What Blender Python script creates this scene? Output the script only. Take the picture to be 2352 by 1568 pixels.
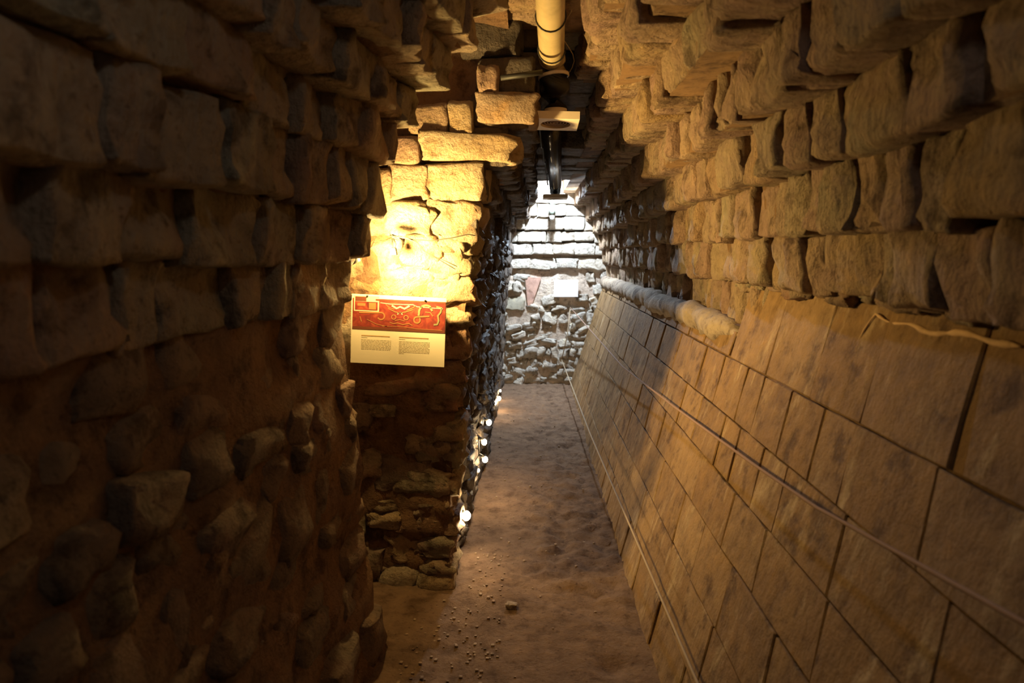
import bpy, bmesh, math, random
import numpy as np
from mathutils import Vector, Matrix, noise
random.seed(7)
C = bpy.context.scene.collection
sc = bpy.context.scene
for o in list(bpy.data.objects): bpy.data.objects.remove(o)

# ------------------------------------------------------------------ camera, world, lights, exposure
PITCH, YAW, EYE, FPX = math.radians(7.27), math.radians(1.68), 1.5, 1568.0
cd = bpy.data.cameras.new('camera'); cam = bpy.data.objects.new('camera', cd); C.objects.link(cam)
cd.lens = 24; cd.sensor_width = 36; cd.clip_start = 0.05
cam.location = (0, 0, EYE); cam.rotation_euler = (math.pi/2 - PITCH, 0, YAW)
cd.dof.use_dof = True; cd.dof.focus_distance = 3.6; cd.dof.aperture_fstop = 3.2
sc.camera = cam
sc.view_settings.view_transform = 'Standard'; sc.view_settings.look = 'None'
sc.view_settings.gamma = 1; sc.view_settings.use_curve_mapping = False
sc.view_settings.exposure = 0.0
sc.cycles.max_bounces = 10; sc.cycles.diffuse_bounces = 6; sc.cycles.glossy_bounces = 3
sc.cycles.sample_clamp_indirect = 4.0
sc.cycles.use_light_tree = True
w = bpy.data.worlds.new('world'); sc.world = w; w.use_nodes = True
w.node_tree.nodes['Background'].inputs[0].default_value = (0.62, 0.80, 1.0, 1)
w.node_tree.nodes['Background'].inputs[1].default_value = 1.0

def lamp(name, kind, loc, energy, color, **kw):
    d = bpy.data.lights.new(name, kind); d.energy = energy; d.color = color
    for k, v in kw.items(): setattr(d, k, v)
    o = bpy.data.objects.new(name, d); C.objects.link(o); o.location = loc
    return o
WARM = (1.0, 0.66, 0.22)
# bulb in the side passage (its fixture, passage_lamp, is built below)
lamp('passage_light', 'POINT', (-0.612, 2.695, 1.49), 27, WARM, shadow_soft_size=0.028)
# most of its light is thrown forward by the bulb's reflector, across the corridor and up
pl = lamp('passage_light', 'SPOT', (-0.612, 2.695, 1.49), 118, WARM, shadow_soft_size=0.028, spot_size=math.pi, spot_blend=1.0)
pl.rotation_euler = Vector((.74, .40, .16)).to_track_quat('-Z', 'Y').to_euler()
# soft cool fill added above the end of the corridor, out of view
dl = lamp('shaft_fill', 'AREA', (0.2, 7.25, 3.1), 60, (0.74, 0.87, 1.0), shape='RECTANGLE', size=0.6, size_y=1.0)
# cold flood lamp above the far end of the duct, in front of the end wall (fixture built below)
lamp('end_light', 'POINT', (0.215, 7.22, 2.30), 310, (0.68, 0.83, 1.0), shadow_soft_size=0.045)
# unseen fill lights added behind and above the viewpoint to lift the near walls
lamp('tunnel_fill', 'POINT', (0.25, -1.0, 1.85), 1.2, (1.0, 0.95, 0.86), shadow_soft_size=0.15)
lamp('tunnel_fill', 'POINT', (0.06, 0.50, 2.26), 2.8, (1.0, 0.97, 0.88), shadow_soft_size=0.05)

# ------------------------------------------------------------------ helpers
cp, sp, cy_, sy_ = math.cos(PITCH), math.sin(PITCH), math.cos(YAW), math.sin(YAW)
FW = Vector((-sy_*cp, cy_*cp, -sp)); RT = Vector((cy_, sy_, 0)); UP = RT.cross(FW)
EYEP = Vector((0, 0, EYE))
def ray(px, py): return FW + RT*((px-1176)/FPX) + UP*((784-py)/FPX)
def atY(px, py, Y): d = ray(px, py); return EYEP + d*(Y/d.y)
def atX(px, py, X): d = ray(px, py); return EYEP + d*(X/d.x)
def atD(px, py, D): return EYEP + ray(px, py)*D

def smooth(me):
    for p in me.polygons: p.use_smooth = True
def link_mesh(name, me, mat, parent=None):
    o = bpy.data.objects.new(name, me); C.objects.link(o)
    if mat and not me.materials: me.materials.append(mat)
    if parent: o.parent = parent
    return o
def mesh(name, verts, faces, mat, parent=None, sm=True):
    me = bpy.data.meshes.new(name); me.from_pydata([tuple(v) for v in verts], [], faces); me.update()
    if sm: smooth(me)
    return link_mesh(name, me, mat, parent)
def from_bm(name, bm, mat, parent=None, sm=True):
    bmesh.ops.recalc_face_normals(bm, faces=bm.faces)
    me = bpy.data.meshes.new(name); bm.to_mesh(me); bm.free()
    if sm: smooth(me)
    return link_mesh(name, me, mat, parent)
def tag(o, label=None, cat=None, group=None, kind=None):
    if label: o['label'] = label
    if cat: o['category'] = cat
    if group: o['group'] = group
    if kind: o['kind'] = kind
    return o
def struct(o, label): return tag(o, label, kind='structure')
def empty(name, loc=(0,0,0)):
    o = bpy.data.objects.new(name, None); C.objects.link(o); o.location = loc; o.empty_display_size = .1; return o
def tube(name, pts, r, mat, parent=None, n=8, bump=0, caps=True, hollow=False, off=None):
    pts = [Vector(p) for p in pts]; V = []; F = []
    rs = r if isinstance(r, (list, tuple)) else [r]*len(pts)
    for i, p in enumerate(pts):
        t = (pts[min(i+1, len(pts)-1)] - pts[max(i-1, 0)]).normalized()
        a = t.cross(Vector((0, 0, 1)));
        if a.length < .05: a = t.cross(Vector((0, 1, 0)))
        a.normalize(); b = t.cross(a)
        for k in range(n):
            th = 2*math.pi*k/n
            d = a*math.cos(th) + b*math.sin(th)
            q = p + d*rs[i]
            if bump: q += d*bump*noise.noise(q*9)
            if off: q -= off
            V.append(q)
    for i in range(len(pts)-1):
        for k in range(n):
            F.append((i*n+k, i*n+(k+1) % n, (i+1)*n+(k+1) % n, (i+1)*n+k))
    if caps:
        F.append(tuple(range(n-1, -1, -1))); F.append(tuple((len(pts)-1)*n+k for k in range(n)))
    return mesh(name, V, F, mat, parent)
def box(name, lo, hi, mat, parent=None, bevel=0, M=None, sm=False):
    bm = bmesh.new(); bmesh.ops.create_cube(bm, size=1)
    lo = Vector(lo); hi = Vector(hi)
    for v in bm.verts: v.co = Vector([(lo[i]+hi[i])/2 + v.co[i]*(hi[i]-lo[i]) for i in range(3)])
    if bevel: bmesh.ops.bevel(bm, geom=bm.edges[:], offset=bevel, segments=2, affect='EDGES', profile=.6)
    if M is not None: bm.transform(M)
    return from_bm(name, bm, mat, parent, sm)

# ------------------------------------------------------------------ materials
def nt(m): return m.node_tree.nodes, m.node_tree.links
def N(m, typ, **kw):
    n = m.node_tree.nodes.new(typ)
    for k, v in kw.items():
        if k.startswith('_'): setattr(n, k[1:], v)
        else: n.inputs[k].default_value = v
    return n
def ramp(m, fac, stops):
    r = N(m, 'ShaderNodeValToRGB'); cr = r.color_ramp
    while len(cr.elements) < len(stops): cr.elements.new(.5)
    for e, (p, c) in zip(cr.elements, stops):
        e.position = p; e.color = (*c, 1) if len(c) == 3 else c
    m.node_tree.links.new(fac, r.inputs[0]); return r.outputs[0]
def mix(m, fac, a, b, mode='MIX'):
    x = N(m, 'ShaderNodeMix', _data_type='RGBA', _blend_type=mode); L = m.node_tree.links
    for sock, v in ((x.inputs[0], fac), (x.inputs[6], a), (x.inputs[7], b)):
        if hasattr(v, 'links') or hasattr(v, 'is_linked'): L.new(v, sock)
        else: sock.default_value = v if isinstance(v, (int, float)) else (*v, 1)
    return x.outputs[2]
def rocky(name, cols, rough=.85, bump=.5, dist=.012, streak=0.5, pits=.55, spec=.25, fine=38, perobj=True, dust=None, blots=.75):
    m = bpy.data.materials.new(name); m.use_nodes = True; ns, L = nt(m)
    bs = ns['Principled BSDF']; bs.inputs['Roughness'].default_value = rough
    bs.inputs['Specular IOR Level'].default_value = spec
    geo = N(m, 'ShaderNodeNewGeometry'); oi = N(m, 'ShaderNodeObjectInfo')
    off = N(m, 'ShaderNodeVectorMath', _operation='SCALE'); off.inputs[0].default_value = (7.3, 3.1, 5.7)
    L.new(oi.outputs['Random'], off.inputs['Scale'])
    pos = N(m, 'ShaderNodeVectorMath', _operation='ADD')
    L.new(geo.outputs['Position'], pos.inputs[0])
    if perobj: L.new(off.outputs[0], pos.inputs[1])
    P = pos.outputs[0]
    def nz(scale, det=6, ro=.6, vec=P):
        n = N(m, 'ShaderNodeTexNoise', Scale=scale, Detail=det, Roughness=ro); L.new(vec, n.inputs['Vector']); return n.outputs['Fac']
    big = nz(3.0, 5)
    base = ramp(m, oi.outputs['Random'], [(i/(len(cols)-1), c) for i, c in enumerate(cols)])
    patch = ramp(m, big, [(.32+.36*i/(len(cols)-1), c) for i, c in enumerate(reversed(cols))])
    col = mix(m, .5 if perobj else 1.0, base, patch)
    med = nz(13, 8, .65)
    shade = ramp(m, med, [(.3, (.55, .5, .46)), (.5, (1, 1, 1)), (.72, (1.25, 1.22, 1.15))])
    col = mix(m, .8, col, shade, 'MULTIPLY')
    blot = ramp(m, nz(6.5, 6, .7), [(.36, (.42, .38, .36)), (.46, (1, 1, 1)), (.6, (1, 1, 1)), (.7, (1.2, 1.15, .95))])
    col = mix(m, blots, col, blot, 'MULTIPLY')
    pn = nz(55, 3, .5)
    pit = ramp(m, pn, [(.28, (.35, .3, .27)), (.40, (1, 1, 1))])
    col = mix(m, pits, col, pit, 'MULTIPLY')
    mp = N(m, 'ShaderNodeVectorMath', _operation='MULTIPLY'); mp.inputs[1].default_value = (1, 1, .22); L.new(P, mp.inputs[0])
    st = nz(24, 5, .6, mp.outputs[0])
    if dust:
        st2 = ramp(m, nz(8, 6, .75, mp.outputs[0]), [(.53, (0, 0, 0)), (.66, (.9, .9, .9))]); st3 = ramp(m, st, [(.40, (.15, .15, .15)), (.62, (1, 1, 1))])
        col = mix(m, mix(m, 1.0, st2, st3, 'MULTIPLY'), col, dust)
    L.new(col, bs.inputs['Base Color'])
    f = nz(fine, 9, .7)
    def mth(op, a, b):
        n = N(m, 'ShaderNodeMath', _operation=op)
        for s, v in zip(n.inputs, (a, b)):
            if isinstance(v, (int, float)): s.default_value = v
            else: L.new(v, s)
        return n.outputs[0]
    h = mth('ADD', mth('MULTIPLY', med, 1.3), mth('MULTIPLY', f, .7))
    h = mth('ADD', h, mth('MULTIPLY', st, streak))
    bp = N(m, 'ShaderNodeBump', Strength=min(1, bump*1.3), Distance=dist*2.0); L.new(h, bp.inputs['Height']); L.new(bp.outputs[0], bs.inputs['Normal'])
    return m
def plain(name, col, rough=.5, metal=0, spec=.5, emit=None, strength=0, bump=0, vary=0):
    m = bpy.data.materials.new(name); m.use_nodes = True; ns, L = nt(m); bs = ns['Principled BSDF']
    bs.inputs['Base Color'].default_value = (*col, 1); bs.inputs['Roughness'].default_value = rough
    bs.inputs['Metallic'].default_value = metal; bs.inputs['Specular IOR Level'].default_value = spec
    if emit: bs.inputs['Emission Color'].default_value = (*emit, 1); bs.inputs['Emission Strength'].default_value = strength
    if vary or bump:
        tc = N(m, 'ShaderNodeNewGeometry'); n = N(m, 'ShaderNodeTexNoise', Scale=14, Detail=7, Roughness=.65); L.new(tc.outputs['Position'], n.inputs['Vector'])
        if vary:
            c = ramp(m, n.outputs['Fac'], [(.3, tuple(x*(1-vary) for x in col)), (.6, col)]); L.new(c, bs.inputs['Base Color'])
        if bump:
            b = N(m, 'ShaderNodeBump', Strength=bump, Distance=.004); L.new(n.outputs['Fac'], b.inputs['Height']); L.new(b.outputs[0], bs.inputs['Normal'])
    return m
TAN, GREY, PINK, OCH, PALE, RED = (.46, .33, .20), (.30, .27, .19), (.40, .25, .18), (.42, .27, .12), (.55, .45, .33), (.30, .15, .10)
M_corb = rocky('corbel_limestone', [(.25, .235, .165), (.38, .28, .17), (.33, .21, .16), (.40, .29, .18), (.34, .22, .10)], streak=1.1, dist=.016, bump=.7)
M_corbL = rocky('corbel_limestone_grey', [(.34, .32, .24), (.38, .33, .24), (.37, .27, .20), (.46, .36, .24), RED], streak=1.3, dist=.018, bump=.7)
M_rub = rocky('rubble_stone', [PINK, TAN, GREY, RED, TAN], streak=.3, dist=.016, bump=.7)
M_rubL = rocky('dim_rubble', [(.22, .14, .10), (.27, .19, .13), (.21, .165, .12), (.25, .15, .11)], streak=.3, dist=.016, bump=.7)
M_rubP = rocky('pier_stone', [TAN, OCH, PALE, TAN, PINK], streak=.1, dist=.022, bump=.9)
M_mort = rocky('earth_mortar', [(.24, .14, .085), (.30, .17, .09), (.22, .13, .08)], streak=.2, dist=.02, bump=.8, perobj=False)
M_end = rocky('end_stone', [(.62, .54, .43), (.55, .48, .39), (.50, .46, .40), (.64, .57, .47)], streak=.1, dist=.014, bump=.7)
M_endm = rocky('end_mortar', [(.58, .47, .38), (.52, .42, .33), (.62, .52, .42)], streak=.1, perobj=False, dist=.014)
M_dark = rocky('dark_stone', [(.13, .10, .08), (.18, .13, .09), (.10, .085, .08)], streak=.8, dist=.03, bump=1.0, rough=.65, spec=.4)  # darkest stone tone, for the far left face, far vault and caps
M_slab = rocky('plastered_block', [(.22, .125, .05), (.26, .155, .06), (.205, .12, .055), (.25, .155, .072), (.34, .215, .10)], streak=.7, dist=.005, bump=.6, pits=.3, dust=(.46, .34, .20), blots=.6)
M_joint = rocky('joint_earth', [(.15, .085, .04), (.20, .115, .055)], perobj=False, dist=.01)
M_mould = rocky('moulding_plaster', [(.34, .27, .20), (.42, .33, .24), (.30, .24, .2)], streak=.1, dist=.012, bump=.5, pits=.3)
M_floor = rocky('dirt_floor', [(.16, .10, .064), (.21, .133, .085), (.145, .09, .057)], streak=0, dist=.010, bump=.6, perobj=False, rough=.95, spec=.1, blots=.3)
M_ridge = plain('pale_mortar_ridge', (.62, .40, .20), .9, bump=.8, vary=.3)
M_plas = rocky('red_plaster', [(.46, .27, .20), (.50, .31, .24)], streak=0, dist=.005, bump=.4, pits=.2)

# ------------------------------------------------------------------ stone meshes (shared between alike pieces)
def stone_mesh(name, seed, cuts, k, rough, freq=1.3, skew=.12, flute=0):
    rs_ = random.Random(seed*17+3)
    bm = bmesh.new(); bmesh.ops.create_cube(bm, size=2)
    bmesh.ops.subdivide_edges(bm, edges=bm.edges[:], cuts=cuts, use_grid_fill=True)
    off = Vector((seed*3.17, seed*1.71, seed*5.3))
    cor = {(i, j, l): Vector([rs_.uniform(-skew, skew) for _ in range(3)]) for i in (0, 1) for j in (0, 1) for l in (0, 1)}
    for v in bm.verts:
        p = v.co.copy()
        q = Vector([math.copysign(abs(math.sin(c*math.pi/2))**.85, c) for c in p])   # more rows near the edges
        f = sum(abs(c)**k for c in q)**(-1.0/k)
        q = q*min(f, 1.0)
        n1 = noise.noise(q*freq+off); n2 = noise.noise(q*freq*2.7+off*2); n3 = abs(noise.noise(q*freq*4.3+off*3))
        d = Vector((noise.noise(q*freq+off*1.3), noise.noise(q*freq+off*2.1), noise.noise(q*freq+off*.7)))
        r = q*(1+rough*(n1*.7+n2*.6-n3*.5)) + d*rough*.7
        if flute:
            r.x += math.copysign(1, q.x)*abs(q.x)**4*flute*(noise.noise(Vector((seed*9.1, q.y*2.6, q.z*.5))) - .6*max(0, noise.noise(Vector((seed*3.3, q.y*6, q.z*.8)))))
        for (i, j, l), cv in cor.items():
            wgt = (.5+.5*p.x*(2*i-1))*(.5+.5*p.y*(2*j-1))*(.5+.5*p.z*(2*l-1)); r += cv*wgt
        v.co = r
    me = bpy.data.meshes.new(name); bm.to_mesh(me); bm.free(); smooth(me); return me
BLOCKY = [stone_mesh('block_stone', s, 6, 11, .12, flute=.22, skew=.08) for s in range(16)]
RUBBLE = [stone_mesh('rubble_stone', s+30, 6, 4.5, .30, 1.25, skew=.2) for s in range(18)]
ROUND = [stone_mesh('boulder', s+80, 6, 3.6, .20, 1.0, skew=.16) for s in range(14)]
LOWB = [stone_mesh('small_stone', s+60, 2, 8, .16) for s in range(8)]
_mc = {}
def with_mat(me, mat):
    key = (me.name, mat.name)
    if key not in _mc:
        c = me.copy(); c.materials.clear(); c.materials.append(mat); _mc[key] = c
    return _mc[key]
class Heap:
    """collects stones too small to pick apart singly into one mesh"""
    def __init__(s): s.V = []; s.F = []
    def add(s, me, M):
        b = len(s.V); s.V += [M @ v.co for v in me.vertices]; s.F += [tuple(b+i for i in p.vertices) for p in me.polygons]
    def build(s, name, mat, parent): return tag(mesh(name, s.V, s.F, mat, parent), kind='stuff') if s.V else None
def stone(parent, pool, mat, c, dims, rot=(0, 0, 0), heap=None, name='stone'):
    me = random.choice(pool)
    fl = [random.choice((-1, 1)) if i == 0 else 1 for i in range(3)]
    from mathutils import Euler
    M = Matrix.Translation(c) @ Euler(rot).to_matrix().to_4x4() @ Matrix.Diagonal((*[d/2 for d in dims], 1))
    if heap is not None: heap.add(me, M); return
    o = bpy.data.objects.new(name, with_mat(me, mat)); C.objects.link(o); o.parent = parent
    o.location = c; o.rotation_euler = rot; o.scale = [d/2 for d in dims]
    return o
R = random.uniform

def sheet(name, path, ys, mat, parent=None, amp=.012, xoff=None, flip=False):
    """a wall skin: the profile path [(x,z),...] carried along the corridor"""
    # resample path
    pts = []
    for a, b in zip(path[:-1], path[1:]):
        n = max(1, int(math.dist(a, b)/.07))
        for i in range(n): pts.append((a[0]+(b[0]-a[0])*i/n, a[1]+(b[1]-a[1])*i/n))
    pts.append(path[-1]); V = []; F = []; m = len(pts)
    for y in ys:
        dx = xoff(y) if xoff else 0
        for x, z in pts:
            p = Vector((x+dx, y, z)); n = noise.noise(p*5)*amp + noise.noise(p*13)*amp*.5
            V.append((x+dx+n, y, z+n*.6))
    for i in range(len(ys)-1):
        for j in range(m-1):
            a = i*m+j; F.append((a, a+1, a+m+1, a+m) if not flip else (a, a+m, a+m+1, a+1))
    return mesh(name, V, F, mat, parent)
def grid_sheet(name, fn, us, vs, mat, parent=None):
    V = [fn(u, v) for u in us for v in vs]; m = len(vs)
    F = [(i*m+j, i*m+j+1, (i+1)*m+j+1, (i+1)*m+j) for i in range(len(us)-1) for j in range(m-1)]
    return mesh(name, V, F, mat, parent)
def lin(a, b, step): n = max(1, round((b-a)/step)); return [a+(b-a)*i/n for i in range(n+1)]

YE = 7.85                                   # end of the corridor
Y0, Y1 = 2.45, 2.93                         # side passage between the two left walls
# ------------------------------------------------------------------ right wall
def tal(z): return .45 + .3167*z            # leaning lower face
RB = [(1.21, 1.40, .87), (1.40, 1.565, .80), (1.565, 1.73, .755), (1.73, 1.88, .67), (1.88, 2.03, .57), (2.03, 2.17, .44), (2.17, 2.31, .315), (2.31, 2.47, .215)]
def farshift(y): return .05*max(0, y-3)/5
def cap(y): return 2.47 if y < 3.35 else (2.31 if y < 4.6 else 2.175)
path = [(tal(0)+.03, -.05), (tal(1.36)+.03, 1.36)]
pr = []
for z0, z1, x in RB: pr += [(x+.022, z0), (x+.022, z1)]
path = [(tal(0)+.006, -.05), (tal(1.12)+.006, 1.12), (.93, 1.22)] + pr + [(.27, 2.55)]
wr = sheet('wall_right', path, lin(-2.6, YE+.1, .09), M_joint, flip=True)
struct(wr, 'right wall, leaning plastered stone blocks below overhanging stone courses')
heap = Heap()
for bi, (z0, z1, x) in enumerate(RB):
    y = -.6
    while y < YE-.03:
        L = R(.09, .24) if bi not in (3, 5) else R(.12, .3)
        if bi == 0 and y+L < 2.6: y += L; continue
        yc = y+L/2; top = min(z1, cap(yc)+.02)
        if z0 < cap(yc)-.03:
            jit = R(-.022, .022); zj = R(-.012, .008); dz = (top-z0)
            far = yc > 6.3
            c = (x+.12+jit+farshift(yc)*(bi > 3), yc, z0+dz/2+zj)
            stone(wr, LOWB if far else BLOCKY, M_corb, c, (.26, L*1.10, dz*1.10), (R(-.03, .03), R(-.06, .06), R(-.08, .08)), heap if far else None)
        y += L
heap.build('distant_stones', M_corb, wr)
# plastered blocks
def block(parent, ys, zs, mat, lift=0.0):
    (ya, yb, yc, yd), (za, zb) = ys, zs     # lower ya..yb, upper yc..yd
    n = 5; V = []; F = []; nx, nz = -.953, .302
    se = R(0, 50); lift += R(0, .0045)+.004; tilt = R(-.005, .005)
    g = [0, .012, .35, .65, .988, 1]
    for i, u in enumerate(g):
        for j, v in enumerate(g):
            z = za+(zb-za)*v; y = (ya+(yb-ya)*u)*(1-v)+(yc+(yd-yc)*u)*v
            edge = i in (0, n) or j in (0, n); corner = edge and (i in (0, n)) and (j in (0, n))
            h = lift + tilt*(u-.5) + .006*noise.noise(Vector((y*4+se, z*4, se))) - (.0038 if edge else 0) - (.003 if corner else 0)
            wob = .004*noise.noise(Vector((y*9, z*9, se))) if edge else 0
            V.append((tal(z)+nx*h, y+wob, z+nz*h+wob))
    for i in range(n):
        for j in range(n):
            a = i*(n+1)+j; F.append((a, a+1, a+n+2, a+n+1))
    rim = [i*(n+1) for i in range(n+1)] + [n*(n+1)+j for j in range(1, n+1)] + [i*(n+1)+n for i in range(n-1, -1, -1)] + [j for j in range(n-1, 0, -1)]
    b = len(V)
    for r in rim: v = V[r]; V.append((v[0]+.04, v[1], v[2]-.012))
    k = len(rim)
    for q in range(k): F.append((rim[q], rim[(q+1) % k], b+(q+1) % k, b+q))
    me = bpy.data.meshes.new('stone_block'); me.from_pydata(V, [], F); me.update()
    return link_mesh('stone_block', me, mat, parent)
rows = [(-.02, .175), (.175, .365), (.365, .55), (.55, .72), (.72, .90), (.90, 1.09), (1.09, 1.375)]
fixed = {6: [-.6, -.1, .35, .85, 1.30, 1.66, 1.96, 2.33, 2.74], 5: [-.5, .0, .42, .86, 1.28, 1.62, 1.80, 2.02, 2.27, 2.45, 2.75, 3.05, 3.3],
         4: [-.55, -.1, .3, .75, 1.12, 1.52, 1.88, 2.07, 2.32, 2.5, 2.85, 3.15]}
for ri, (za, zb) in enumerate(rows):
    js = list(fixed.get(ri, [-.6+R(0, .2)])); end = 2.74 if ri == 6 else YE+.05
    while js[-1] < end-.02: js.append(min(end, js[-1]+R(.24, .46)))
    sl = .024
    for a, b in zip(js[:-1], js[1:]):
        ga = .002
        block(wr, (a+ga-sl, b-ga-sl, a+ga+sl, b-ga+sl), (za+.002, zb-.002), M_slab)
ja = 2.74                                    # low course under the moulding
while ja < YE-.02:
    jb = min(YE, ja+R(.25, .45)); block(wr, (ja+.006, jb-.006, ja+.006, jb-.006), (1.095, 1.19), M_slab); ja = jb
# rounded moulding that ends broken at its near end
n = 90; pts = []; rs = []
for i in range(n+1):
    y = 2.72+(YE-2.70)*i/n
    pts.append((.838+.008*noise.noise(Vector((y*3, 0, 0))), y, 1.185+.006*noise.noise(Vector((y*2, 5, 0)))))
    rs.append((.066+.008*noise.noise(Vector((y*11, 2, 1))))*(min(1, .3+i*.12)))
tag(tube('moulding', pts, rs, M_mould, wr, n=14, bump=.028), 'grey rounded plaster moulding along the top of the leaning wall')
grid_sheet('ledge', lambda u, v: (.83+v*.12, u, 1.215+.012*noise.noise(Vector((u*8, v*9, 0)))), lin(2.76, YE, .08), [0, .5, 1], M_mort, wr)
pts = []; rs = []
for i in range(46):
    t = i/45; y = 1.80-.58*t; z = 1.345+.022*noise.noise(Vector((y*7, 3, 0)))-.01*t
    if t < .08: z -= .10*(.08-t)/.08
    pts.append((tal(z)-.008, y, z)); rs.append((.006+.004*noise.noise(Vector((y*31, 1, 0))))*(1 if .04 < t < .97 else .4)*(0.35 if .2 < t < .26 else 1))
tag(tube('mortar_ridge', pts, rs, M_ridge, wr, n=7, bump=.006), 'pale wavy ridge of mortar near the top of the blocks')
# rubbly mortar between the near blocks and the first overhanging course
y = -.5
while y < 2.75:
    L = R(.08, .2); stone(wr, RUBBLE, M_rub, (.90, y+L/2, 1.395+R(-.015, .01)), (.12, L, R(.04, .07)), (R(-.1, .1), 0, R(-.1, .1)), name='chinking_stone'); y += L

# ------------------------------------------------------------------ near left wall
LOWP = [(-.1, -.55), (.1, -.56), (.3, -.60), (.6, -.63), (.9, -.63), (1.1, -.665), (1.25, -.68), (1.4, -.65)]
def lowx(z):
    for (a, xa), (b, xb) in zip(LOWP[:-1], LOWP[1:]):
        if z <= b: return xa+(xb-xa)*(z-a)/(b-a)
    return LOWP[-1][1]
def dl_(y): t = max(0, min(1, (Y0-y)/1.5)); return -.14*math.sin(t*math.pi/2) - max(0, .9-y)*.02
LB = [(1.33, 1.49, -.635), (1.49, 1.65, -.585), (1.65, 1.81, -.525), (1.81, 1.95, -.49), (1.95, 2.07, -.41), (2.07, 2.19, -.29), (2.19, 2.32, -.20), (2.32, 2.47, -.13)]
path = [(lowx(z/20*1.33)+.008, z/20*1.33-.02) for z in range(21)]
for z0, z1, x in LB: path += [(x-.03, z0), (x-.03, z1)]
path += [(-.2, 2.56)]
ysn = lin(-2.6, Y0-.05, .08)
wl = sheet('wall_left', path, ysn, M_mort, xoff=dl_, amp=.035)
struct(wl, 'near left wall, dark rubble below overhanging stone courses')
# its end, facing the side passage
grid_sheet('wall_end_face', lambda u, v: (-.70+.02*noise.noise(Vector((u*5, v*5, 0)))-u*1.1, Y0-.04+.03*noise.noise(Vector((u*6, v*6, 3))), v*2.5), lin(0, 1, .06), lin(0, 1, .03), M_mort, wl)
for bi, (z0, z1, x) in enumerate(LB):
    y = Y0
    while y > -.5:
        L = R(.12, .28); yc = y-L/2; dz = z1-z0
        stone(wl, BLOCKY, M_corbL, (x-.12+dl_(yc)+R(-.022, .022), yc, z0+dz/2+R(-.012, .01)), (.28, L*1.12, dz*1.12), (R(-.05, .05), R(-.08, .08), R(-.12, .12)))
        y -= L
# big rubble below
z = 0.0
while z < 1.32:
    h = R(.10, .21); h = min(h, 1.36-z); y = Y0 - R(-.03, .03)
    if 1.36-z-h < .07: h = 1.36-z
    while y > -.4:
        L = R(.13, .32); yc = y-L/2; zc = z+h/2+R(-.02, .02)
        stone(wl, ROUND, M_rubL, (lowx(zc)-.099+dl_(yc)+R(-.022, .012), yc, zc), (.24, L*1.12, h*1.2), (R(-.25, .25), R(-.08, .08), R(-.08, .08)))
        y -= L
    z += h

# ------------------------------------------------------------------ far left wall: pier face towards the visitor, long face along the corridor
PX = [(0, -.355), (.4, -.345), (.9, -.315), (1.3, -.265), (1.58, -.235)]
def pierx(z):
    for (a, xa), (b, xb) in zip(PX[:-1], PX[1:]):
        if z <= b: return xa+(xb-xa)*(z-a)/(b-a)
    return PX[-1][1]
LF = [(1.58, 1.735, -.225), (1.735, 1.885, -.185), (1.885, 2.035, -.085), (2.035, 2.175, -.005), (2.175, 2.31, .0), (2.31, 2.47, -.05)]
path = [(x-.03, z) for z, x in PX]; path[0] = (path[0][0], -.05)
for z0, z1, x in LF: path += [(x-.07, z0), (x-.07, z1)]
path += [(-.1, 2.56)]
wp = sheet('wall_left_far', path, lin(Y1+.03, YE+.1, .09), M_mort, amp=.025)
struct(wp, 'far left wall, masonry pier beside the side passage and long dark rubble face')
grid_sheet('pier_mortar', lambda u, v: (pierx(min(v, 1.58))-.02-u + .0*v, Y1+.022+.04*noise.noise(Vector((u*4, v*4, 7)))+.03*noise.noise(Vector((u*13, v*13, 7))), v), lin(-.0, 1.6, .035), lin(-.05, 1.62, .035), M_mort, wp)
def lfx(z):
    for z0, z1, x in LF:
        if z < z1: return x
    return -.05
grid_sheet('pier_mortar', lambda u, v: (lfx(v)-.06-u, Y1+.09+.03*noise.noise(Vector((u*6, v*6, 2))), v), lin(0.0, 1.8, .08), lin(1.55, 2.6, .04), M_mort, wp)
def fs(px0, px1, py0, py1, pool=BLOCKY, mat=M_rubP, Y=Y1, d=.2, rot=0, name='stone', grow=1.06, proud=0):
    a = atY(px0, py1, Y); b = atY(px1, py0, Y)
    return stone(wp, pool, mat, ((a.x+b.x)/2, Y+d/2-proud, (a.z+b.z)/2), ((b.x-a.x)*grow, d, (b.z-a.z)*grow), (R(-.04, .04), rot, R(-.05, .05)), name=name)
# dressed stones above the passage
fs(1092, 1232, 212, 284, rot=.02); fs(960, 1180, 304, 372, rot=.04); fs(890, 985, 380, 462, rot=-.05); fs(975, 1116, 372, 460, rot=.03)
fs(1030, 1088, 230, 304); fs(1096, 1142, 150, 212, mat=M_corb); fs(940, 1030, 236, 304, mat=M_corb); fs(860, 965, 312, 376, mat=M_corb)
fs(1165, 1250, 120, 168, mat=M_dark, Y=Y1+.1); fs(1165, 1250, 30, 108, mat=M_dark, Y=Y1+.1); fs(800, 890, 384, 470)
# rough stones in the glare of the lamp
for q in [(985, 1092, 462, 548), (880, 990, 464, 545), (1005, 1068, 550, 608), (930, 1008, 548, 620), (850, 930, 548, 640), (975, 1052, 612, 676), (880, 985, 622, 690), (800, 880, 640, 720), (740, 830, 560, 650), (760, 880, 470, 555)]:
    fs(*q, pool=RUBBLE, rot=R(-.15, .15), grow=1.2, proud=R(-.01, .02), d=.2)
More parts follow.
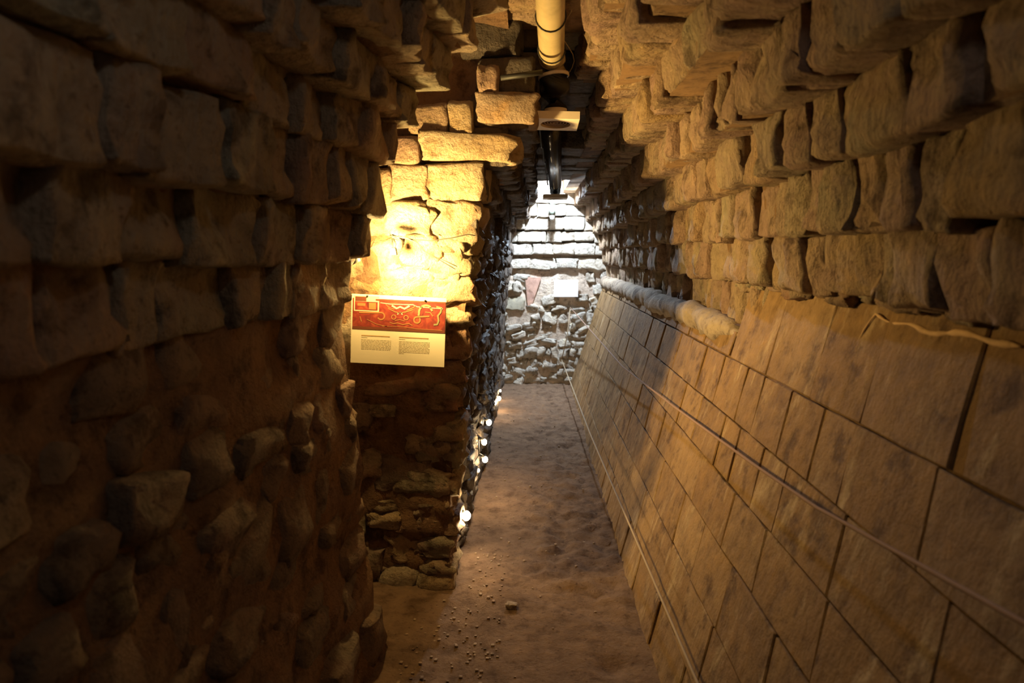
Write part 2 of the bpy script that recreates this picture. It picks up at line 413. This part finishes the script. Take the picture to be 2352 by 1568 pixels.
# rock bits standing out of the mortar lower down
for q in [(805, 850, 925, 990), (842, 905, 928, 958), (985, 1032, 985, 1040), (806, 872, 1045, 1110), (860, 985, 1058, 1128), (900, 1030, 1085, 1146), (846, 918, 1178, 1216), (858, 912, 1152, 1182), (955, 998, 1160, 1186), (985, 1036, 1166, 1192), (806, 835, 1180, 1240),
          (868, 950, 1300, 1372), (985, 1030, 1290, 1312), (930, 1030, 1000, 1050), (880, 1030, 1225, 1288), (800, 870, 1260, 1330), (742, 800, 700, 900), (735, 800, 910, 1020), (740, 806, 1030, 1180), (745, 800, 1190, 1330), (860, 1020, 870, 905), (905, 1010, 1190, 1222), (925, 968, 1320, 1370)]:
    fs(*q, pool=RUBBLE, mat=random.choice((M_rubP, M_rub, M_rubP, M_rubL)), rot=R(-.15, .15), grow=1.15, proud=R(-.015, .012), d=.13)
fs(962, 1040, 1318, 1396, pool=ROUND, mat=M_rubP, grow=1.1, proud=.05, d=.2)
fs(868, 955, 1300, 1378, pool=ROUND, mat=M_rubP, grow=1.1, proud=.02, d=.2)
# more rubble further into the passage
z = 0
while z < 2.3:
    h = R(.10, .17); x = -.84
    while x > -1.7:
        L = R(.12, .25); stone(wp, RUBBLE, M_rubP, (x-L/2, Y1+.07, z+h/2), (L*1.08, .2, h*1.1), (R(-.1, .1), R(-.2, .2), 0)); x -= L
    z += h
# long face
heap = Heap(); z = 0
while z < 1.56:
    h = min(R(.09, .15), 1.6-z); y = Y1+.0
    while y < YE:
        L = R(.16, .30); yc = y+L/2; zc = z+h/2+R(-.015, .015); far = yc > 6.2
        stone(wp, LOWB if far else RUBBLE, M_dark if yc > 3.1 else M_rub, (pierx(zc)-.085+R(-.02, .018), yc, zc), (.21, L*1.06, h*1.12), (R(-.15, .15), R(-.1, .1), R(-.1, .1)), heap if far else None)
        y += L
    z += h
for bi, (z0, z1, x) in enumerate(LF):
    y = Y1+.02
    while y < YE-.03:
        L = R(.10, .24); yc = y+L/2; top = min(z1, cap(yc)+.02); far = yc > 6.0
        if z0 < cap(yc)-.03:
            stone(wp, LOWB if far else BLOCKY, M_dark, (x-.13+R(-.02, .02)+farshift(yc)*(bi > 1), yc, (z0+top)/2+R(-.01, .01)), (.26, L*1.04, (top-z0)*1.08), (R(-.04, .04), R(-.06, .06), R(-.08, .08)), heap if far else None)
        y += L
heap.build('distant_stones', M_dark, wp)
# side passage: far end and roof
grid_sheet('wall_passage', lambda u, v: (-1.75+.04*noise.noise(Vector((u*5, v*5, 0))), u, v), lin(Y0-.6, Y1+.3, .08), lin(-.05, 2.5, .08), M_mort)
struct(bpy.data.objects['wall_passage'], 'rough end of the side passage')

# ------------------------------------------------------------------ ceiling of cap stones
ce = sheet('ceiling', [(-.30, 2.49), (.38, 2.49)], lin(-2.6, 6.35, .1), M_mort, amp=.02)
struct(ce, 'corridor ceiling of rough cap stones')
def capstones(ya, yb, z, x0, x1, mat):
    y = ya
    while y < yb-.03:
        L = min(R(.16, .32), yb-y); stone(ce, BLOCKY, mat, ((x0+x1)/2, y+L/2, z+.07+R(-.01, .01)), (x1-x0, L*1.04, .16), (R(-.04, .04), R(-.04, .04), 0)); y += L
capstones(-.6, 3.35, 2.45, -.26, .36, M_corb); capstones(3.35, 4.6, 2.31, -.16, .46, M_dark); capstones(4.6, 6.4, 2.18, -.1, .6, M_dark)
grid_sheet('passage_roof', lambda u, v: (u, v, 2.44+.04*noise.noise(Vector((u*5, v*5, 0)))), lin(-1.8, -.1, .1), lin(Y0-.3, Y1+.2, .1), M_mort, ce)
x = -1.6
while x < -.3:
    L = R(.14, .24); stone(ce, BLOCKY, M_corb, (x+L/2, (Y0+Y1)/2, 2.42), (L, .62, .14), (0, R(-.05, .05), 0)); x += L
# unseen open shaft added over the end to let fill light down
for nm, lo, hi in (('fill_shaft_side', (-.22, 6.35, 2.2), (-.12, 8.0, 3.3)), ('fill_shaft_side', (.62, 6.35, 2.2), (.72, 8.0, 3.3)), ('fill_shaft_side', (-.22, 6.30, 2.25), (.72, 6.42, 3.3))):
    box(nm, lo, hi, M_endm, ce)

# ------------------------------------------------------------------ end wall
def endf(u, v): return (u, YE+.006+.03*noise.noise(Vector((u*6, v*6, 2)))-.05*max(0, v-1.45), v)
we = grid_sheet('wall_end', endf, lin(-.6, 1.1, .05), lin(-.05, 3.3, .05), M_endm); struct(we, 'end wall, pale rubble under overhanging courses, lit from above')
def es(px0, px1, py0, py1, pool=BLOCKY, mat=M_end, proud=.0, d=.16, rot=0, name='stone', g=1.05):
    a = atY(px0, py1, YE); b = atY(px1, py0, YE)
    return stone(we, pool, mat, ((a.x+b.x)/2, YE+d/2-proud, (a.z+b.z)/2), ((b.x-a.x)*g, d, (b.z-a.z)*g), (R(-.04, .04), rot, R(-.04, .04)), name=name)
for row, pr in (((( 1160, 1228), (1228, 1262), (1262, 1310), (1310, 1352), (1352, 1400)), .07),):
    pass
def erow(xs, y0, y1, proud):
    for a, b in zip(xs[:-1], xs[1:]): es(a, b, y0+R(-1, 1), y1+R(-2, 2), proud=proud+R(-.01, .01))
erow([1160, 1207, 1262, 1320, 1370, 1400], 440, 470, .20)
erow([1170, 1206, 1233, 1262, 1300, 1345], 470, 498, .17)
erow([1168, 1206, 1262, 1294, 1340, 1372], 499, 529, .145)
erow([1150, 1188, 1243, 1254, 1288, 1318, 1362, 1395], 532, 556, .11)
erow([1140, 1175, 1222, 1270, 1318, 1366, 1400], 559, 585, .08)
erow([1130, 1168, 1214, 1278, 1326, 1366, 1400], 593, 618, .045)
z = 0.0                                     # rubble below
while z < 1.32:
    h = R(.08, .14); x = -.48 + R(-.1, .05)
    while x < .95:
        L = R(.07, .24); xc = x+L/2; zc = z+h/2+R(-.025, .025)
        x += L
        if random.random() < .08: continue
        if .10 < xc < .62 and 1.0 < zc < 1.3: continue
        if -.02 < xc < .10 and .97 < zc < 1.3: continue
        if -.36 < xc < -.16 and .88 < zc < 1.06: continue
        stone(we, RUBBLE, M_end, (xc, YE+.05+R(-.02, .03), zc+R(-.01, .01)), (L*R(.85, 1.12), .18, h*R(.75, 1.2)), (R(-.2, .2), R(-.35, .35), R(-.2, .2)))
    z += h
es(1160, 1204, 682, 713, pool=RUBBLE, mat=M_dark if False else rocky('dark_round_stone', [(.30, .27, .2), (.33, .29, .22)], dist=.004, bump=.3, pits=.1), proud=.03, name='round_stone')
# triangular patch of old plaster
a = [atY(*p, YE-.02) for p in ((1206, 636), (1243, 638), (1222, 700), (1212, 702))]
V = [v for v in a] + [v+Vector((0, .06, 0)) for v in a]
mesh('plaster_patch', V, [(0, 3, 2, 1), (0, 1, 5, 4), (1, 2, 6, 5), (2, 3, 7, 6), (3, 0, 4, 7)], M_plas, we, sm=False)

# ------------------------------------------------------------------ floor
def floorz(x, y):
    p = Vector((x, y, 0)); z = .018*noise.noise(p*1.3)
    crust = y-(2.86-.65*(x+.06)) + .04*noise.noise(p*5)
    if x > -.2: z += .012*max(0, min(1, -crust*30+.5))
    rough = max(0, min(1, crust*4))*max(.15, min(1, (x+.12)*5))
    dune = noise.noise(Vector((x*9, y*15, 1)))*.5 + noise.noise(Vector((x*20, y*24, 4)))*.35
    z += rough*.055*dune
    side = max(0, min(1, (-.15-x)*5))*max(0, min(1, (3.1-y)*3))
    z += side*.012*noise.noise(p*22) + .003*noise.noise(p*30)
    z += .05*max(0, -.38-x)*(1 if y < 3 else 0)
    z += .10*max(0, x-.38)                 # earth gathers at the foot of the wall
    z -= .03*math.exp(-(((x-.30)**2)+(y-2.33)**2)/.003)
    return z
fl = grid_sheet('floor', lambda u, v: (u, v, floorz(u, v)), lin(-1.8, .62, .022), lin(.8, YE+.1, .03), M_floor); struct(fl, 'trodden earth floor of the corridor')
fb = grid_sheet('floor_behind', lambda u, v: (u, v, floorz(u, v)), lin(-1.8, .62, .2), lin(-2.7, .85, .2), M_floor, fl)
heap = Heap()
for i in range(420):
    if random.random() < .6: x, y = R(-.62, -.12), R(2.2, 3.3)
    else: x, y = R(-.35, .36), R(2.0, 7.7)
    if y > Y1-.12 and x < -.28 or x < -.5: continue
    s = R(.002, .0065); heap.add(random.choice(LOWB), Matrix.Translation((x, y, floorz(x, y)+s*.4)) @ Matrix.Diagonal((s, s*R(.7, 1.3), s*.6, 1)))
g = heap.build('gravel', rocky('gravel', [(.24, .16, .10), (.34, .25, .17), (.22, .14, .10)], perobj=False, dist=.003), None)
tag(g, 'small loose gravel scattered over the earth floor', 'gravel', kind='stuff')
p = atY(1174, 1391, 2.73)
pb = stone(None, RUBBLE, M_rub, (p.x, p.y, floorz(p.x, p.y)+.009), (.045, .035, .026), name='pebble')
tag(pb, 'reddish pebble lying alone on the floor where the corridor narrows', 'pebble')
# back end of the tunnel behind the visitor
struct(grid_sheet('wall_back', lambda u, v: (u, -2.55, v), lin(-1.8, 1.2, .3), lin(-.1, 2.6, .3), M_mort), 'rough wall closing the tunnel behind the viewpoint')

# ------------------------------------------------------------------ duct, fans
M_pvc = plain('cream_pvc', (.50, .39, .21), .35, bump=.1, vary=.25)
M_blk = plain('black_duct_plastic', (.014, .014, .016), .16, spec=.6)
M_rub_ = plain('black_rubber', (.02, .018, .016), .5)
M_fan = plain('ivory_plastic', (.72, .60, .46), .5, vary=.1)
M_grill = plain('brown_fan_grille', (.22, .13, .08), .6)
M_wire = plain('black_wire', (.02, .018, .015), .6)
M_thin = plain('tan_cord', (.35, .27, .15), .8)
def fan(name, D, cx, cy, pxw, label, dark=False):
    c = atD(cx, cy, D); s = pxw*D/FPX/2
    root = empty(name, c); tag(root, label, 'fan', 'duct fans')
    bm = bmesh.new()                        # square plate with a round opening
    n = 32; r = s*.66
    def sq(th):
        ct, st = math.cos(th), math.sin(th); k = s/max(abs(ct), abs(st)); return ct*k, st*k
    o0 = []; o1 = []; i0 = []; i1 = []
    for k in range(n):
        th = 2*math.pi*(k+.5)/n*1.0 + math.pi/4 - math.pi/n; x, y = sq(th)
        o0.append(bm.verts.new((x, y, -.014))); o1.append(bm.verts.new((x, y, .018)))
        i0.append(bm.verts.new((r*math.cos(th), r*math.sin(th), -.014))); i1.append(bm.verts.new((r*math.cos(th), r*math.sin(th), .012)))
    for k in range(n):
        j = (k+1) % n
        bm.faces.new((o0[k], o0[j], i0[j], i0[k])); bm.faces.new((i0[k], i0[j], i1[j], i1[k])); bm.faces.new((o0[j], o0[k], o1[k], o1[j]))
    bm.faces.new(o1)
    from_bm('fan_plate', bm, M_fan, root, sm=False)
    V = []; F = []
    for q in range(5):                      # grille rings
        rr = r*(.95-.2*q); b = len(V)
        for k in range(24):
            th = 2*math.pi*k/24
            for dr, dz in ((-.0025, -.006), (.0025, -.006), (.0025, 0), (-.0025, 0)): V.append(((rr+dr)*math.cos(th), (rr+dr)*math.sin(th), dz))
        for k in range(24):
            j = (k+1) % 24
            for e in range(4): F.append((b+k*4+e, b+j*4+e, b+j*4+(e+1) % 4, b+k*4+(e+1) % 4))
    mesh('grille', V, F, M_grill, root)
    box('grille_backing', (-r, -r, .006), (r, r, .011), M_grill, root)
    return root, c, s
f1, c1, s1 = fan('duct_fan', 3.02, 1276, 279, 104, 'ivory square fan outlet hanging under the black rubber sleeve of the cream pipe')
f2, c2, s2 = fan('duct_fan', 5.75, 1275, 453, 56, 'small distant square fan outlet at the far end of the black duct')
f1.rotation_euler = (math.radians(-4), math.radians(1.5), 0)
# cream pipe
a = atD(1264, 0, 2.42); b = atD(1267, 118, 2.84); d = (b-a)
p0 = a-d*2.2; p1 = b + (b-a)*.25
pipe = empty('vent_pipe', b); tag(pipe, 'cream plastic vent pipe running under the ceiling towards the black sleeve', 'pipe')
tube('pipe_body', [p0, a, b, p1], .053, M_pvc, pipe, n=28, off=pipe.location)
q0 = p1; q1 = atD(1271, 172, 2.95)
tube('pipe_sleeve', [p1-d*.12, p1, q1], [.056, .060, .062], M_pvc, pipe, n=28, off=pipe.location)
tube('pipe_collar', [q1, q1+(q1-p1).normalized()*.012], .068, M_fan, pipe, n=28, off=pipe.location)
for t in (.28, .95):
    cpt = a.lerp(b, t); dd = d.normalized()
    ring = [cpt + Vector((math.cos(th)*.057, 0, math.sin(th)*.057)) + dd*.0 for th in [2*math.pi*k/20 for k in range(21)]]
    tag(tube('cable_tie', ring, .003, M_wire, pipe, n=5, off=pipe.location), 'thin dark wire looped round the pipe')
sl = pipe
dn = (q1-p1).normalized()
q2 = atD(1274, 215, 3.03); q3 = c1+Vector((0, 0, .022))
tag_ = tube('rubber_sleeve', [q1+dn*.014, q1+dn*.04, q2, q3+Vector((0, 0, .03))], [.063, .066, .066, .052], M_rub_, sl, n=24, off=sl.location)
tag(tag_, 'black rubber sleeve bending down to the fan')
tube('sleeve_cuff', [q3+Vector((0, 0, .03)), q3+Vector((0, 0, .003))], .05, M_fan, sl, n=24, off=sl.location)
# black duct beyond
e0 = atD(1266, 292, 3.45); e2 = c2+Vector((0, -.05, .105)); e1 = e0.lerp(e2, .5)
dk = empty('black_duct', e1); tag(dk, 'long glossy black duct along the vault between the two fans', 'duct')
tube('duct_body', [e0, e1, e2, c2+Vector((0, -.01, .06)), c2+Vector((0, 0, .034))], [.052, .052, .052, .045, .045], M_blk, dk, n=28, off=dk.location)
pts = [Vector((-.062, 0, -.0))+e0.lerp(e2, t)+Vector((0, 0, .02*math.sin(t*25))) for t in [i/30 for i in range(31)]]
tag(tube('cable_run', pts, .006, M_wire, dk, n=6, off=dk.location), 'thin cable strapped along the left side of the duct')
# flood lamp over the far end of the duct
fl_ = empty('flood_lamp', (0.215, 7.22, 2.38)); tag(fl_, 'cold white lamp above the far end of the duct, lighting the end wall', 'lamp')
tube('lamp_cap', [(0, 0, -.03), (0, 0, .02)], [.05, .03], M_fan, fl_, n=16); tube('lamp_cord', [(0, 0, .02), (0, 0, .5)], .005, M_wire, fl_, n=6)
# short dark bar left of the sleeve
tag(tube('dark_rod', [atY(1150, 179, Y1-.05), atY(1246, 166, Y1-.05)], .011, M_wire, n=8), 'short dark rod between the left stones and the sleeve', 'rod')
# loose wires right of the pipe
pts = [atD(1300+14*math.sin(i*.8)+i*.5, -20+i*16, 2.55+i*.04) for i in range(14)]
tag(tube('loose_wire', pts, .0022, M_thin, n=5), 'thin tan wire hanging loosely right of the cream pipe', 'wire')
# hanging bulb holder at the end wall
p = atY(1268, 480, YE-.28)
hb = empty('lamp_holder', p); tag(hb, 'grey green cylindrical lamp holder hanging before the brightest part of the end wall', 'lamp')
M_hold = plain('grey_green_plastic', (.16, .18, .14), .5)
tube('holder_body', [p+Vector((0, 0, .045)), p-Vector((0, 0, .06))], .037, M_hold, hb, n=18, off=p)
tube('holder_neck', [p+Vector((0, 0, .115)), p+Vector((0, 0, .045))], .026, M_hold, hb, n=14, off=p)
tube('holder_cord', [p+Vector((0, 0, .6)), p+Vector((0, 0, .115))], .005, M_wire, hb, n=6, off=p)
tube('bulb_shade', [p-Vector((0, 0, .06)), p-Vector((0, 0, .12))], [.03, .022], plain('frosted_glass', (.8, .82, .82), .3), hb, n=14, off=p)

# ------------------------------------------------------------------ information panel
def flat_mat(name, col, r=.45): return plain(name, col, r, spec=.3)
M_pan = flat_mat('panel_cream', (.56, .50, .37)); M_brn = flat_mat('panel_brown', (.10, .03, .015)); M_txt = flat_mat('panel_text', (.40, .34, .22))
M_curl = flat_mat('mural_ochre', (.25, .11, .04)); M_grn = flat_mat('mural_green', (.17, .15, .07)); M_wht = flat_mat('panel_white', (.40, .33, .22))
M_red = bpy.data.materials.new('mural_red'); M_red.use_nodes = True
ns, L = nt(M_red); geo = N(M_red, 'ShaderNodeNewGeometry'); n1 = N(M_red, 'ShaderNodeTexNoise', Scale=26, Detail=5, Distortion=1.2); L.new(geo.outputs['Position'], n1.inputs['Vector'])
L.new(ramp(M_red, n1.outputs['Fac'], [(.3, (.07, .008, .006)), (.5, (.15, .016, .009)), (.7, (.22, .045, .018))]), ns['Principled BSDF'].inputs['Base Color'])
PY = 2.80
bl, br, tl = atY(805, 832, PY), atY(1020, 843, PY), atY(824, 678, PY)
W = (br-bl).length; ux = (br-bl).normalized(); H = (tl-bl).length
uz = (tl-bl); uz = (uz-ux*uz.dot(ux)).normalized(); un = ux.cross(uz)   # un points away from visitor
if un.y > 0: un = -un                        # towards visitor
MB = Matrix((( ux.x, uz.x, un.x, 0), (ux.y, uz.y, un.y, 0), (ux.z, uz.z, un.z, 0), (0, 0, 0, 1)))
pn = empty('information_panel', bl); pn.matrix_world = Matrix.Translation(bl) @ MB
tag(pn, 'information panel with a red mural picture above two columns of text, left wall', 'sign')
S = W/215.0                                  # panel pixels to metres
HT = 157*S
box('board', (0, 0, -.006), (W, HT, 0), M_pan, pn)
def rect(name, x0, y0, x1, y1, z, mat): return box(name, (x0*S, HT-y1*S, 0), (x1*S, HT-y0*S, z), mat, pn)
rect('picture', 3, 8.5, 214, 77, .0008, M_red)
rect('picture_border', 55, 9, 214, 13, .0013, M_brn); rect('picture_border', 3, 73, 214, 79, .0013, M_brn)
rect('inset_photo', 6, 3, 63, 38, .0012, M_wht)
rect('inset_picture', 8.5, 16, 60, 35, .0018, M_red); rect('inset_roof', 9, 5, 34, 15, .0018, M_brn)
rect('inset_detail', 14, 20, 32, 26, .0022, M_curl); rect('inset_detail', 40, 18, 56, 33, .0022, M_curl)
def stroke(pts, wd, mat, nm='mural_scroll', z=.0016):
    V = []; F = []
    P2 = [Vector((x*S, HT-y*S)) for x, y in pts]
    for i, p in enumerate(P2):
        t = (P2[min(i+1, len(P2)-1)]-P2[max(0, i-1)]).normalized(); nn = Vector((-t.y, t.x))*wd*S/2
        V += [(p.x+nn.x, p.y+nn.y, z), (p.x-nn.x, p.y-nn.y, z)]
    for i in range(len(P2)-1): F.append((2*i, 2*i+1, 2*i+3, 2*i+2))
    return mesh(nm, V, F, mat, pn, sm=False)
def arc(cx, cy, r, a0, a1, n=14, sy=1): return [(cx+r*math.cos(math.radians(a0+(a1-a0)*i/n)), cy+r*sy*math.sin(math.radians(a0+(a1-a0)*i/n))) for i in range(n+1)]
stroke([(18, 41), (50, 40)]+arc(68, 47, 8, -110, 150), 3.2, M_curl)
stroke(arc(150, 52, 7, -40, 260)+[(150, 45), (178, 42)], 3.4, M_curl)
stroke([(153, 42)]+arc(170, 34, 16, 170, 300)+[(184, 30)], 4.5, M_grn)
stroke([(193, 20), (205, 22), (203, 32), (197, 40), (199, 52), (196, 60), (188, 61)], 4, M_grn)
stroke([(186, 42), (180, 34), (168, 33)], 2, M_curl)
stroke(arc(97, 48, 5, 0, 360), 2, M_curl); stroke(arc(125, 48, 5, 0, 360), 2, M_curl); stroke(arc(111, 42, 5, 180, 360), 2, M_wht)
stroke([(88, 60), (96, 63), (106, 61), (118, 64), (132, 61), (140, 65)], 2, M_curl); stroke([(84, 29), (100, 36), (111, 38), (124, 35), (140, 29)], 2.2, M_curl)
stroke([(92, 22), (103, 28), (111, 24), (121, 28), (132, 21)], 4, M_wht); stroke([(78, 20), (86, 27), (98, 30)], 1.8, M_curl); stroke([(146, 20), (138, 26), (126, 31)], 1.8, M_curl)
stroke([(20, 50), (24, 62)], 2, M_curl); stroke([(70, 70), (110, 69), (150, 72), (208, 73)], 1.2, M_curl); stroke([(36, 56), (58, 66), (82, 70)], 1.4, M_curl)
stroke([(66, 17), (90, 19), (140, 18), (150, 22), (208, 24)], 1.6, M_wht); stroke([(100, 56), (111, 53), (122, 56)], 1.6, M_curl)
def para(x0, x1, y0, rows, last):
    stroke_y = y0
    rect('text_heading', x0, y0, x1-3, y0+2.2, .0006, flat_mat('heading_text', (.34, .22, .10)))
    rect('text_line', x0, y0+5, x0+14, y0+6, .0006, M_txt)
    for r in range(rows):
        y = y0+10+r*3.05; x = x0; xe = x1 if r < rows-1 else x0+last
        while x < xe-2:
            wl_ = R(3, 9); rect('text_line', x, y, min(xe, x+wl_), y+.85, .0006, M_txt); x += wl_+1.1
random.seed(21)
para(24, 92, 92, 8, 66); para(110, 180, 92, 10, 12)
for x in (30, 168): box('mounting_batten', (x*S, 0.03, -.11), ((x+6)*S, HT-.03, -.006), M_mort, pn)
for x, y in ((36, 3), (167, 7)): tube('screw', [(x*S, HT-y*S, 0), (x*S, HT-y*S, .004)], .004, M_wire, pn, n=10)
# paper on end wall
q = atY(1300, 662, YE-.07)
en = empty('paper_notice', q); tag(en, 'small blank looking white notice on the rubble end wall', 'sign')
box('notice_board', (-.136, -.006, -.096), (.136, .006, .096), plain('white_card', (.9, .9, .9), .6), en)
for k in range(8): box('text_line', (-.10, -.0068, .07-k*.018), (.10 if k < 7 else .02, -.006, .074-k*.018), plain('faint_text', (.62, .62, .64), .6) if k == 0 else bpy.data.materials['faint_text'], en)
for x in (-.1, .1): box('notice_peg', (x-.008, .006, -.02), (x+.008, .09, .0), M_endm, en)

# ------------------------------------------------------------------ electrical bits in the side passage
lp = empty('passage_lamp', (-.66, 2.655, 1.50)); tag(lp, 'bare bulb on a black holder behind the corner of the near left wall', 'lamp')
tube('lamp_base', [(-.05, 0, -.02), (-.02, .0, -.005)], .024, M_wire, lp, n=12)
tube('lamp_bracket', [(-.05, -.26, -.03), (-.05, -.1, -.02), (-.05, 0, -.02)], .008, M_wire, lp, n=8)
sk = atY(904, 577, 2.80)
so = empty('hanging_socket', sk); tag(so, 'small black socket hanging on two short wires in the glare above the panel', 'socket')
top = atY(902, 548, 2.84)
bm = bmesh.new(); bmesh.ops.create_cube(bm, size=1)
for v in bm.verts: v.co = Vector((v.co.x*(.030 if v.co.z < 0 else .020), v.co.y*.02, v.co.z*.030))
bmesh.ops.bevel(bm, geom=bm.edges[:], offset=.002, segments=1, affect='EDGES'); from_bm('socket_body', bm, M_wire, so)
for dx in (-.005, .006): tube('socket_wire', [sk+Vector((dx, 0, .012)), sk+Vector((dx*1.4, .01, .03)), top+Vector((dx*.6, 0, 0))], .0017, M_wire, so, n=5, off=sk)
cb = empty('passage_cable', top); tag(cb, 'tangled dark cable stapled over the glaring stones above the panel', 'cable')
def wire(px, r, nm='cable_strand', Y=2.85): tube(nm, [atY(x, y, Y-R(0, .02)) for x, y in px], r, M_wire, cb, n=6, off=top)
wire([(896, 540), (904, 545), (915, 549), (925, 552), (914, 545), (900, 539)], .0045)
wire([(905, 543), (930, 545), (955, 553), (970, 575), (1000, 590), (1025, 600), (1050, 612)], .0018)
wire([(915, 545), (940, 549), (962, 560), (978, 580), (1010, 597), (1046, 618)], .0018)
wire([(900, 541), (940, 549), (990, 553), (1040, 546), (1075, 538), (1092, 541)], .0022)

# ------------------------------------------------------------------ string of small bulbs along the foot of the left wall
M_bulb = plain('glowing_bulb', (1, .9, .7), .3, emit=(1.0, .74, .40), strength=300)
bulbs = [(1071, 1184, -.305, .021), (1070, 1214, -.325, .010), (1114, 1055, -.275, .017), (1098, 1080, -.31, .010), (1112, 1015, -.285, .017), (1123, 970, -.285, .018), (1146, 915, -.315, .018), (1137, 925, -.33, .014), (1149, 897, -.325, .010)]
cl = empty('light_string', (-.33, 3.3, .2)); tag(cl, 'cable of small glowing bulbs along the foot of the far left wall', 'string lights')
pos_ = []
for px, py, X, r in bulbs:
    c = atX(px, py, X)
    bm = bmesh.new(); bmesh.ops.create_icosphere(bm, subdivisions=2, radius=r)
    for v in bm.verts: v.co = Vector((v.co.x, v.co.y, v.co.z*1.15)) + c - cl.location
    from_bm('bulb', bm, M_bulb, cl); pos_.append(c)
    tube('bulb_socket', [c+Vector((-.035, 0, .03)), c+Vector((-.006, 0, .012))], [.009, .011], M_wire, cl, n=8, off=cl.location)
pos_.sort(key=lambda v: v.y)
pts = []
for a, b in zip(pos_[:-1], pos_[1:]):
    for i in range(6):
        t = i/6; q = a.lerp(b, t)+Vector((-.035, 0, .03-.05*math.sin(t*math.pi)*min(1, (b-a).length))); pts.append(q)
tube('string_cable', pts, .004, M_wire, cl, n=6, off=cl.location)

# ------------------------------------------------------------------ rope barrier
M_rope = plain('rope', (.36, .27, .17), .85, bump=.3)
M_pink = plain('faded_red_rope', (.28, .165, .11), .85, bump=.3)
E = atY(1310, 706, YE-.10)
up = [E, Vector((.61, 5.2, .845)), Vector((.635, 3.2, .80)), Vector((.655, 1.98, .885)), Vector((.665, 1.55, .915)), Vector((.68, .95, .99)), Vector((.70, .2, 1.08))]
up[1] = atX(1430, 842, .60); up[2] = atX(1547, 933, .635)
tag(tube('upper_rope', up, .0045, M_pink, n=7), 'upper barrier rope, faded red, stretched in front of the leaning wall', 'rope')
E2 = atY(1290, 826, YE-.10)
lo = [E2, atX(1355, 995, .40), atX(1473, 1267, .455), atX(1602, 1568, .485), Vector((.50, .9, .29))]
tag(tube('lower_rope', lo, .0048, M_rope, n=7), 'lower pale barrier rope running low beside the foot of the leaning wall', 'rope')
tag(tube('rope_tie', [E, atY(1303, 770, YE-.10), E2], .006, M_rope, n=6), 'pale cord linking the two barrier ropes down the end wall', 'cord')
